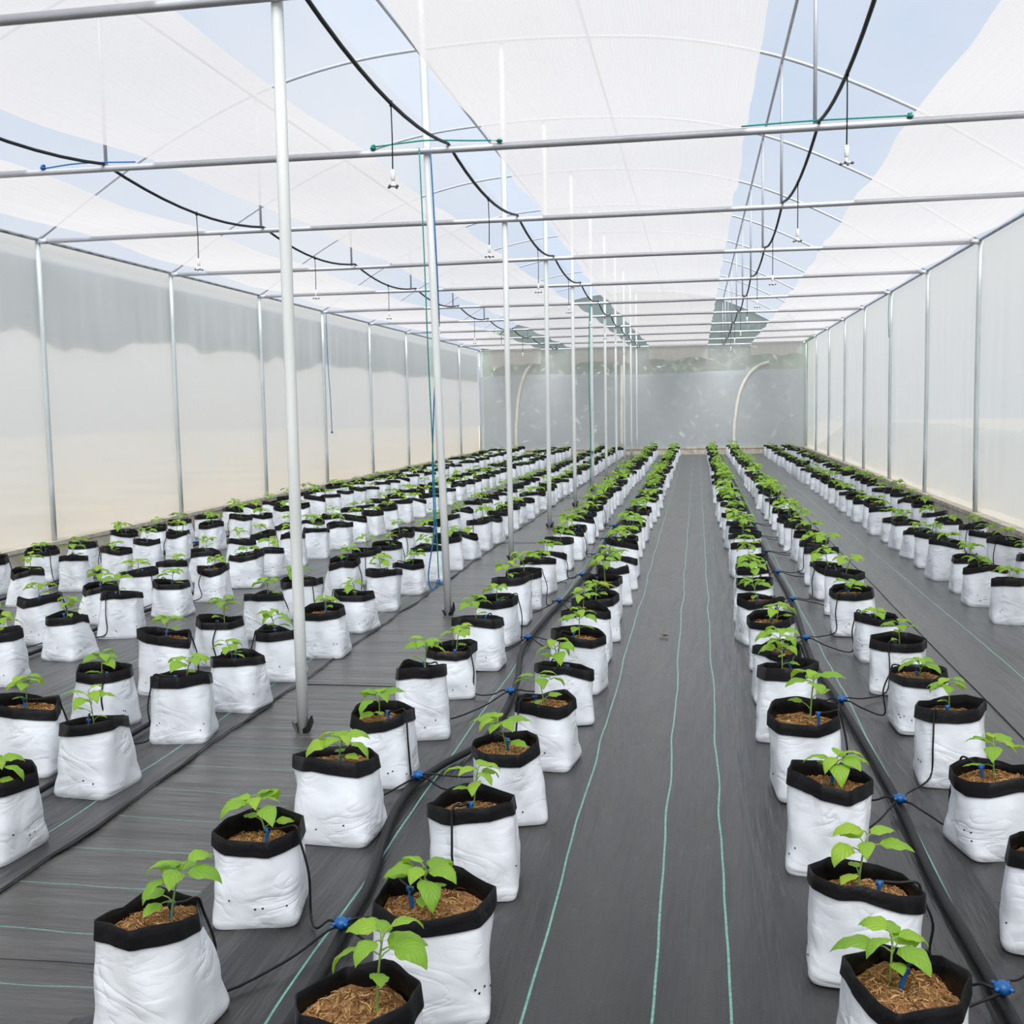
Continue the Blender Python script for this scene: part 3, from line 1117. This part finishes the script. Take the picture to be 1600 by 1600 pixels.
def build_soil(S, na, nr, fibers, seed):
    r = random.Random(seed)
    so = MB()
    zs = S.h - .046 - .026 * ((seed * 7) % 5) / 4

    def sz(x, y, q):
        return zs + .012 * (1 - q * q) + .011 * noise.noise((x * 16, y * 16, seed)) + .006 * noise.noise((x * 45, y * 45, seed))
    vs = [(S.shift[0], S.shift[1], sz(0, 0, 0))]
    for j in range(1, nr + 1):
        q = j / nr
        for i in range(na):
            a = 2 * PI * i / na
            p = S.pos(a, .84, -.006)
            x, y = S.shift[0] + (p.x - S.shift[0]) * q, S.shift[1] + (p.y - S.shift[1]) * q
            vs.append((x, y, sz(x, y, q)))
    fs = [(0, 1 + i, 1 + (i + 1) % na) for i in range(na)]
    for j in range(nr - 1):
        for i in range(na):
            a0, a1 = 1 + j * na + i, 1 + j * na + (i + 1) % na
            fs.append((a0, a0 + na, a1 + na, a1))
    so.add(vs, fs)
    for _ in range(fibers):
        q, a = math.sqrt(r.random()) * .88, r.uniform(0, 2 * PI)
        p = S.pos(a, .84, -.006)
        x, y = S.shift[0] + (p.x - S.shift[0]) * q, S.shift[1] + (p.y - S.shift[1]) * q
        h = r.uniform(0, 2 * PI)
        L = r.uniform(.015, .05)
        cv = r.uniform(-1.6, 1.6)
        w = r.uniform(.0007, .0017)
        pts = []
        for k in range(4):
            t = k / 3 - .5
            hh = h + cv * t
            xx, yy = x + math.cos(hh) * L * t, y + math.sin(hh) * L * t
            qq = min(1, math.hypot(xx - S.shift[0], yy - S.shift[1]) / .15)
            pts.append(Vector((xx, yy, sz(xx, yy, qq) + .002 + r.uniform(0, .006) + .010 * (.25 - t * t) * r.uniform(0, 2))))
        vs = []
        nx = Vector((-math.sin(h), math.cos(h), r.uniform(-.6, .6)))
        for pnt in pts:
            vs += [pnt + nx * w, pnt - nx * w]
        so.add(vs, [(2 * k, 2 * k + 1, 2 * k + 3, 2 * k + 2) for k in range(3)])
    return so, zs


def add_leaf(mb, base, az, e0, L, Wd, droop, twist, nu, nv, r, mi=0):
    d = Vector((math.cos(az), math.sin(az), 0))
    side0 = Vector((-math.sin(az), math.cos(az), 0))
    vs, uvs = [], []
    p = Vector(base)
    ph = r.uniform(0, 6)
    for j in range(nv + 1):
        t = j / nv
        e = e0 - droop * t ** 1.2
        dr = d * math.cos(e) + Vector((0, 0, math.sin(e)))
        nrm = -d * math.sin(e) + Vector((0, 0, math.cos(e)))
        w = Wd * (math.sin(PI * min(1, t * 1.0) ** .72) ** .85 if 0 < t < 1 else 0) * (1 - .18 * t)
        sd = side0 * math.cos(twist) + nrm * math.sin(twist)
        nn = nrm * math.cos(twist) - side0 * math.sin(twist)
        for i in range(nu + 1):
            s = i / nu * 2 - 1
            z = abs(s) * .20 * w - s * s * .26 * w + .05 * w * math.sin(t * 16 + ph + s * 2) * abs(s)
            vs.append(p + sd * (s * w / 2) + nn * z)
            uvs.append((i / nu, t))
        if j < nv:
            p = p + dr * (L / nv)
    wn = nu + 1
    mb.add(vs, [(j * wn + i, j * wn + i + 1, (j + 1) * wn + i + 1, (j + 1) * wn + i) for j in range(nv) for i in range(nu)], mi, uvs)


def build_seedling(seed, zs, S, nu=6, nv=8, st=6, mi_leaf=0, mi_stem=0, leaf_mb=None, stem_mb=None):
    r = random.Random(seed)
    lf = leaf_mb or MB()
    sm = stem_mb or MB()
    H = r.uniform(.075, .135)
    bx, by = S.shift[0] + r.uniform(-.02, .02), S.shift[1] + r.uniform(-.02, .02)
    lx, ly = r.uniform(-.03, .03), r.uniform(-.03, .03)
    P = [Vector((bx + lx * t * t, by + ly * t * t, zs - .005 + (H + .005) * t)) for t in (0, .35, .7, 1)]
    P = spline(P, 3) if st > 4 else P
    sm.tube(P, [0.0024 - .0010 * i / (len(P) - 1) for i in range(len(P))], st, mi_stem)
    n = r.choice([6, 7, 7, 8])
    az0 = r.uniform(0, 6.28)

    def on_stem(t):
        f = t * (len(P) - 1)
        i = min(int(f), len(P) - 2)
        return P[i].lerp(P[i + 1], f - i)
    specs = []
    for i in range(n):
        t = .66 + .34 * i / (n - 1)
        k = 1 - .55 * i / (n - 1)
        specs.append((t, az0 + i * 2.4 + r.uniform(-.3, .3), r.uniform(.35, .8), r.uniform(.018, .034) * k, r.uniform(.066, .092) * (.5 + .5 * k), r.uniform(1.2, 2.1)))
    specs.append((r.uniform(.30, .5), az0 + r.uniform(0, 6), r.uniform(.2, .7), .022, r.uniform(.040, .055), r.uniform(.6, 1.2)))
    if r.random() < .7:
        specs.append((r.uniform(.25, .45), az0 + r.uniform(2, 5), r.uniform(.2, .7), .026, r.uniform(.035, .05), r.uniform(.6, 1.2)))
    for t, az, e, pl, L, dr in specs:
        b0 = on_stem(min(t, .999))
        dd = Vector((math.cos(az) * math.cos(e), math.sin(az) * math.cos(e), math.sin(e)))
        b1 = b0 + dd * pl
        sm.tube([b0, b0 + dd * pl * .5 + Vector((0, 0, .002)), b1], [.0014, .0012, .0010], max(3, st - 1), mi_stem, cap=False)
        add_leaf(lf, b1, az, e * .6, L, L * r.uniform(.56, .68), dr, r.uniform(-.35, .35), nu, nv, r, mi_leaf)
    return lf, sm


# prototypes: NV bags (shape, rim and soil belong together), NS seedlings each
NV = 12
SHAPES = [BagShape(100 + i) for i in range(NV)]
PROTO = []
for i, S in enumerate(SHAPES):
    bg_, rm_ = build_bag(S, 72, 22)
    so_, zs = build_soil(S, 28, 7, 620, 300 + i)
    PROTO.append([bg_.mesh('bag', [M['bag'], M['rim']]), rm_.mesh('rim_fold', [M['rim']]), so_.mesh('soil', [M['soil']]), zs])
SEED = []
for i in range(18):
    lf, sm = build_seedling(700 + i, 0, SHAPES[i % NV])
    SEED.append((lf.mesh('foliage', [M['leaf']]), sm.mesh('seedling', [M['stem']])))

# rows: x, measured bag centres (y) for the near part, first y of the regular run, phrase
ROWS = [
    ('R1', -1.355, [2.55, 3.23, 3.89, 4.52, 5.21, 5.96, 6.62, 7.32, 8.05, 8.65], 'the row just right of the centre poles'),
    ('R2', -.70, [2.24, 2.76, 3.5, 4.17, 4.82, 5.5, 6.13, 6.85, 7.5, 8.2, 8.9], 'the row on the aisle\'s left edge'),
    ('R3', .445, [2.50, 3.1, 3.83, 4.56, 5.32, 6.02, 6.76, 7.5, 8.2, 8.95], 'the row on the aisle\'s right edge'),
    ('R4', 1.075, [3.36, 4.05, 4.78, 5.55, 6.27, 7.05, 7.83, 8.6], 'the second row right of the aisle'),
    ('R5', 2.22, [8.29, 9.0, 9.6, 10.3, 11.05, 11.7, 12.4], 'the second row out from the right wall'),
    ('R6', 2.79, [9.8, 10.52, 11.2, 11.85, 12.9, 13.7, 14.5], 'the row along the right wall'),
    ('L1', -2.48, [3.56, 4.25, 5.0, 5.56, 6.23, 6.85, 7.68, 8.5, 9.28, 10.0, 10.72, 11.5], 'the sixth row out from the left wall'),
    ('L2', -3.04, [4.45, 5.15, 5.85, 6.56, 7.38, 8.15, 9.0, 9.79, 10.45, 11.1, 11.9], 'the fifth row out from the left wall'),
    ('L3', -4.15, [5.93, 6.63, 7.33, 8.12, 8.82, 9.55, 10.2, 10.9, 11.5, 12.3, 12.95, 13.64, 14.32, 15.2, 16.0], 'the fourth row out from the left wall'),
    ('L4', -4.63, [6.4, 7.08, 7.83, 8.5, 9.14, 9.8, 10.6, 11.25, 11.9, 12.65, 13.5, 14.3, 15.0], 'the third row out from the left wall'),
    ('L5', -5.66, [8.49, 9.27, 9.92, 10.57, 11.33, 12.14, 13.0, 13.65, 14.4, 15.1, 15.8, 16.5, 17.2, 17.9], 'the second row out from the left wall'),
    ('L6', -6.31, [9.0, 9.77, 10.44, 11.27, 12.02, 12.7, 13.41, 14.19, 14.9], 'the row along the left wall'),
]
BAGS = []
rowbags = {}
for code, x, ys, phrase in ROWS:
    ys = list(ys)
    y = ys[-1] + .71
    while y < YB - .55:
        ys.append(y + rnd.uniform(-.05, .05))
        y += .705
    rowbags[code] = []
    for i, yy in enumerate(ys):
        rec = dict(row=code, i=i + 1, x=x + rnd.uniform(-.03, .03), y=yy, phrase=phrase, z=.006 if x < XS1 else (.006 if x > XS3 else .003),
                   rz=rnd.choice([0, 1, 2, 3]) * PI / 2 + rnd.uniform(-.3, .3), v=rnd.randrange(NV), s=rnd.uniform(.85, .935), sh=rnd.uniform(.96, 1.10), seed=rnd.randrange(18))
        BAGS.append(rec)
        rowbags[code].append(rec)
# avoid equal neighbours, spread the variants
for lst in rowbags.values():
    for a, c in zip(lst, lst[1:]):
        if a['v'] == c['v']:
            c['v'] = (c['v'] + 5) % NV
BAGS.sort(key=lambda r: r['y'])
SOLO, FAR = BAGS[:300], BAGS[300:]
# where single bags stand a little off their row
OFF = dict(R1=[-1.385, -1.39, -1.345, -1.36, -1.35, -1.38, -1.34], R2=[-.735, -.71, -.735, -.735, -.68, -.68, -.67],
           R3=[.452, .46, .44, .44, .42, .43, .45], R4=[1.03, 1.05, 1.05, 1.08, 1.09, 1.11, 1.07],
           L1=[-2.565, -2.55, -2.52, -2.47, -2.49, -2.42, -2.48], L2=[-3.0, -3.03, -3.03, -3.02, -3.04])
for code, xs in OFF.items():
    for rec, x in zip(rowbags[code], xs):
        rec['x'] = x
for rec in SOLO:
    bm_, rm_, so_, zs = PROTO[rec['v']]
    nth = 'nearest the camera' if rec['i'] == 1 else ordw(rec['i']) + ' from camera'
    t = thing('grow_bag', 'white grow bag, %s in %s' % (nth, rec['phrase']), 'grow bag',
              (rec['x'], rec['y'], rec['z']), rec['rz'], 'grow bags in ' + rec['phrase'])
    t.scale = (rec['s'], rec['s'], rec['sh'])
    bo = link('bag', bm_, t)
    link('rim_fold', rm_, bo)['label'] = 'black folded bag rim'
    link('soil', so_, t)
    lf, sm = SEED[rec['seed']]
    so = link('seedling', sm, t, (0, 0, zs))
    so.rotation_euler = (0, 0, rnd.uniform(0, 6.28))
    k = rnd.uniform(1.45, 1.85)
    if rec['x'] < -2.4 or rec['x'] > 2:
        k *= .95
    elif rec['y'] > 8:
        k *= 1.0 + .3 * min(1, (rec['y'] - 8) / 6)
    so.scale = (k, k, k * .9)
    link('foliage', lf, so)

# the rest, towards the back wall, as one mass
low = []
for i in range(6):
    S = SHAPES[i]
    bg_, rm_ = build_bag(S, 20, 5, False)
    so_, zs = build_soil(S, 10, 2, 0, 900 + i)
    lf, sm = build_seedling(950 + i, zs, S, 2, 4, 4)
    low.append((bg_, rm_, so_, sm, lf, zs))
far = MB()
for rec in FAR:
    ca, sa = math.cos(rec['rz']), math.sin(rec['rz'])
    for mi, part in enumerate(low[rec['v'] % 6][:5]):
        zs = low[rec['v'] % 6][5]
        k = (1.15 if rec['x'] < -2.4 or rec['x'] > 2 else 1.8) if mi > 2 else 1.0
        vs = [(rec['x'] + (p[0] * ca - p[1] * sa) * rec['s'] * k, rec['y'] + (p[0] * sa + p[1] * ca) * rec['s'] * k,
               rec['z'] + (zs + (p[2] - zs) * k if k > 1 else p[2]) * rec['sh']) for p in part.v]
        uvs = [part.uv.get(i, (.5, .5)) for i in range(len(vs))] if mi == 4 else None
        far.add(vs, part.f, mi, uvs)
tag(far.obj('far_grow_bags', [M['bag'], M['rim'], M['soil'], M['stem'], M['leaf']]),
    'mass of small white grow bags with seedlings reaching to the back wall', 'grow bags', 'far grow bags', 'stuff')

# ------------------------------------------------------------------ irrigation hoses and drip manifolds
HOSE = [
    ('left of the aisle', [(-1.02, -1), (-1.03, 1.5), (-1.05, 2.74), (-1.07, 3.1), (-1.09, 3.43), (-1.17, 3.95), (-1.19, 4.34), (-1.13, 4.65), (-1.02, 5.0), (-1.0, 5.6), (-1.05, 6.3), (-1.14, 7.1), (-1.12, 8.3), (-1.07, 9.3), (-1.05, 11), (-1.08, 14), (-1.03, 18), (-1.04, 35.8)],
     ('R1', 'R2'), [3.07, 4.42, 5.85, 7.27, 8.7, 10.1, 11.5, 12.9, 14.3]),
    ('right of the aisle', [(.83, -1), (.82, 1.5), (.79, 2.99), (.77, 3.68), (.78, 4.57), (.74, 5.95), (.70, 7.0), (.75, 9), (.72, 12), (.76, 18), (.75, 35.8)],
     ('R3', 'R4'), [2.94, 4.36, 5.84, 7.4, 8.9, 10.35, 11.8, 13.2, 14.6]),
    ('between the fifth and sixth rows from left wall', [(-2.72, 2), (-2.74, 4), (-2.78, 6), (-2.74, 9), (-2.76, 14), (-2.75, 35.8)], ('L2', 'L1'), [4.7, 6.05, 7.5, 9.0, 10.4, 11.8]),
    ('between the third and fourth rows from left wall', [(-4.38, 4), (-4.4, 7), (-4.38, 12), (-4.39, 35.8)], ('L4', 'L3'), [7.0, 8.4, 9.8, 11.2]),
    ('between the first and second rows from left wall', [(-5.97, 6), (-5.98, 12), (-5.97, 35.8)], ('L6', 'L5'), [9.6, 11.0, 12.4]),
    ('between the first and second rows from right wall', [(2.52, 6), (2.5, 12), (2.51, 35.8)], ('R5', 'R6'), [10.0, 11.5, 13.0]),
]


def hose_x(pts, y):
    for (xa, a), (xc, c) in zip(pts, pts[1:]):
        if y <= c:
            return xa + (xc - xa) * (y - a) / (c - a)
    return pts[-1][0]


def top_at(rec, wx, wy):
    """height of the bag lip and the point on it in the direction (wx, wy) from the bag centre"""
    S = SHAPES[rec['v']]
    a = math.atan2(wy, wx) - rec['rz']
    p = S.pos(a, 1)
    z = S.top_z(a)
    ca, sa = math.cos(rec['rz']), math.sin(rec['rz'])
    return (rec['x'] + (p.x * ca - p.y * sa) * rec['s'], rec['y'] + (p.x * sa + p.y * ca) * rec['s'], rec['z'] + z * rec['sh'])


for where, pts, (ra, rb), ycs in HOSE:
    b = MB()
    z0 = .026 if pts[0][0] < XS1 else .018
    b.tube(spline([(x, y, z0 + .004) for x, y in pts], 8), .0165 if 'aisle' in where else .013, 10)
    tag(b.obj('irrigation_hose', M['black_pipe']), ('black irrigation hose lying ' + where), 'hose', 'floor irrigation hoses')
    used = set()
    for n_, yc in enumerate(ycs):
        xc = hose_x(pts, yc)
        t = thing('drip_manifold', 'blue drip connector, %s on hose %s' % ('nearest' if n_ == 0 else ordw(n_ + 1), where), 'drip manifold',
                  (xc, yc, z0 + .016), 0, 'drip manifolds')
        b = MB()
        b.tube([(0, 0, -.004), (0, 0, .010), (0, 0, .012), (0, 0, .030), (0, 0, .034), (0, 0, .040)], [.010, .010, .021, .021, .015, .009], 12)
        for a in range(4):
            q = a * PI / 2 + PI / 4
            b.tube([(math.cos(q) * .012, math.sin(q) * .012, .024), (math.cos(q) * .032, math.sin(q) * .032, .026)], [.0065, .005], 8)
        b.obj('connector', M['blue'], t)
        for row in (ra, rb):
            near = sorted([r for r in rowbags[row] if id(r) not in used], key=lambda r: abs(r['y'] - yc))[:2]
            for rec in near:
                if abs(rec['y'] - yc) > 1.0 or rec not in SOLO:
                    continue
                used.add(id(rec))
                rr2 = random.Random(int(rec['y'] * 1000) + int(rec['x'] * 77))
                dx, dy = xc - rec['x'], yc - rec['y']
                L = math.hypot(dx, dy)
                ang = math.atan2(dy, dx) + rr2.uniform(-.45, .45)
                lip = Vector(top_at(rec, math.cos(ang), math.sin(ang)))
                out = Vector((math.cos(ang), math.sin(ang), 0))
                S = SHAPES[rec['v']]
                zs = rec['z'] + (PROTO[rec['v']][3] + .008) * rec['sh']
                cen = Vector((rec['x'], rec['y'], zs))
                stake = cen + Vector((rr2.uniform(-.035, .035) + out.x * .03, rr2.uniform(-.04, .0) + out.y * .03, 0))
                fl = z0 + .005
                hub = Vector((xc, yc, z0 + .042))
                dirh = Vector((rec['x'] - xc, rec['y'] - yc, 0)).normalized()
                perp = Vector((-dirh.y, dirh.x, 0)) * rr2.uniform(-.05, .05)
                foot = Vector((lip.x, lip.y, 0)) + out * rr2.uniform(.03, .05)
                foot.z = fl + rr2.uniform(.0, .03)
                p0 = hub - Vector((0, 0, .016)) + dirh * .008
                p1 = hub + dirh * .05 + Vector((0, 0, -.008))
                p2 = Vector(hub).lerp(foot, .5) + perp
                p2.z = fl + .004
                sid = Vector((-out.y, out.x, 0)) * rr2.uniform(-.02, .02)
                W_ = [p0, p1, p2, foot, foot * .5 + lip * .5 + out * .022 + sid + Vector((0, 0, .0)), lip + out * .015 + Vector((0, 0, -.03)), lip + Vector((0, 0, .012)),
                      lip.lerp(stake, .5) + Vector((0, 0, .030)), stake + Vector((0, 0, .052)), stake + Vector((0, 0, .040))]
                W_ = [Vector(p) - t.location for p in W_]
                b = MB()
                b.tube(spline(W_, 5), .0040, 6)
                to = b.obj('drip_tube', M['black_tube'], t)
                st_ = stake - t.location
                b = MB()
                lean = Vector((rr2.uniform(-.012, .012), rr2.uniform(-.012, .012), 0))
                b.tube([st_ + Vector((0, 0, -.03)), st_ + Vector((0, 0, .01)), st_ + lean + Vector((0, 0, .045)), st_ + lean * 1.1 + Vector((0, 0, .058))], [.003, .0055, .0065, .005], 8)
                b.box(st_ + lean + Vector((-.010, -.004, .046)), st_ + lean + Vector((.010, .004, .058)))
                b.obj('drip_stake', M['blue'], to)['label'] = 'blue stake at the tube end'

# ------------------------------------------------------------------ litter on the aisle
b = MB()
rl = random.Random(4)
for i in range(4):
    add_leaf(b, (-.21 + rl.uniform(-.03, .03), 7.6 + rl.uniform(-.05, .05), .012), rl.uniform(0, 6), .4, .05, .03, .9, .3, 3, 4, rl)
tag(b.obj('dry_leaf', M['dry_leaf']), 'small curled brown dry leaf lying on the aisle mat', 'leaf')
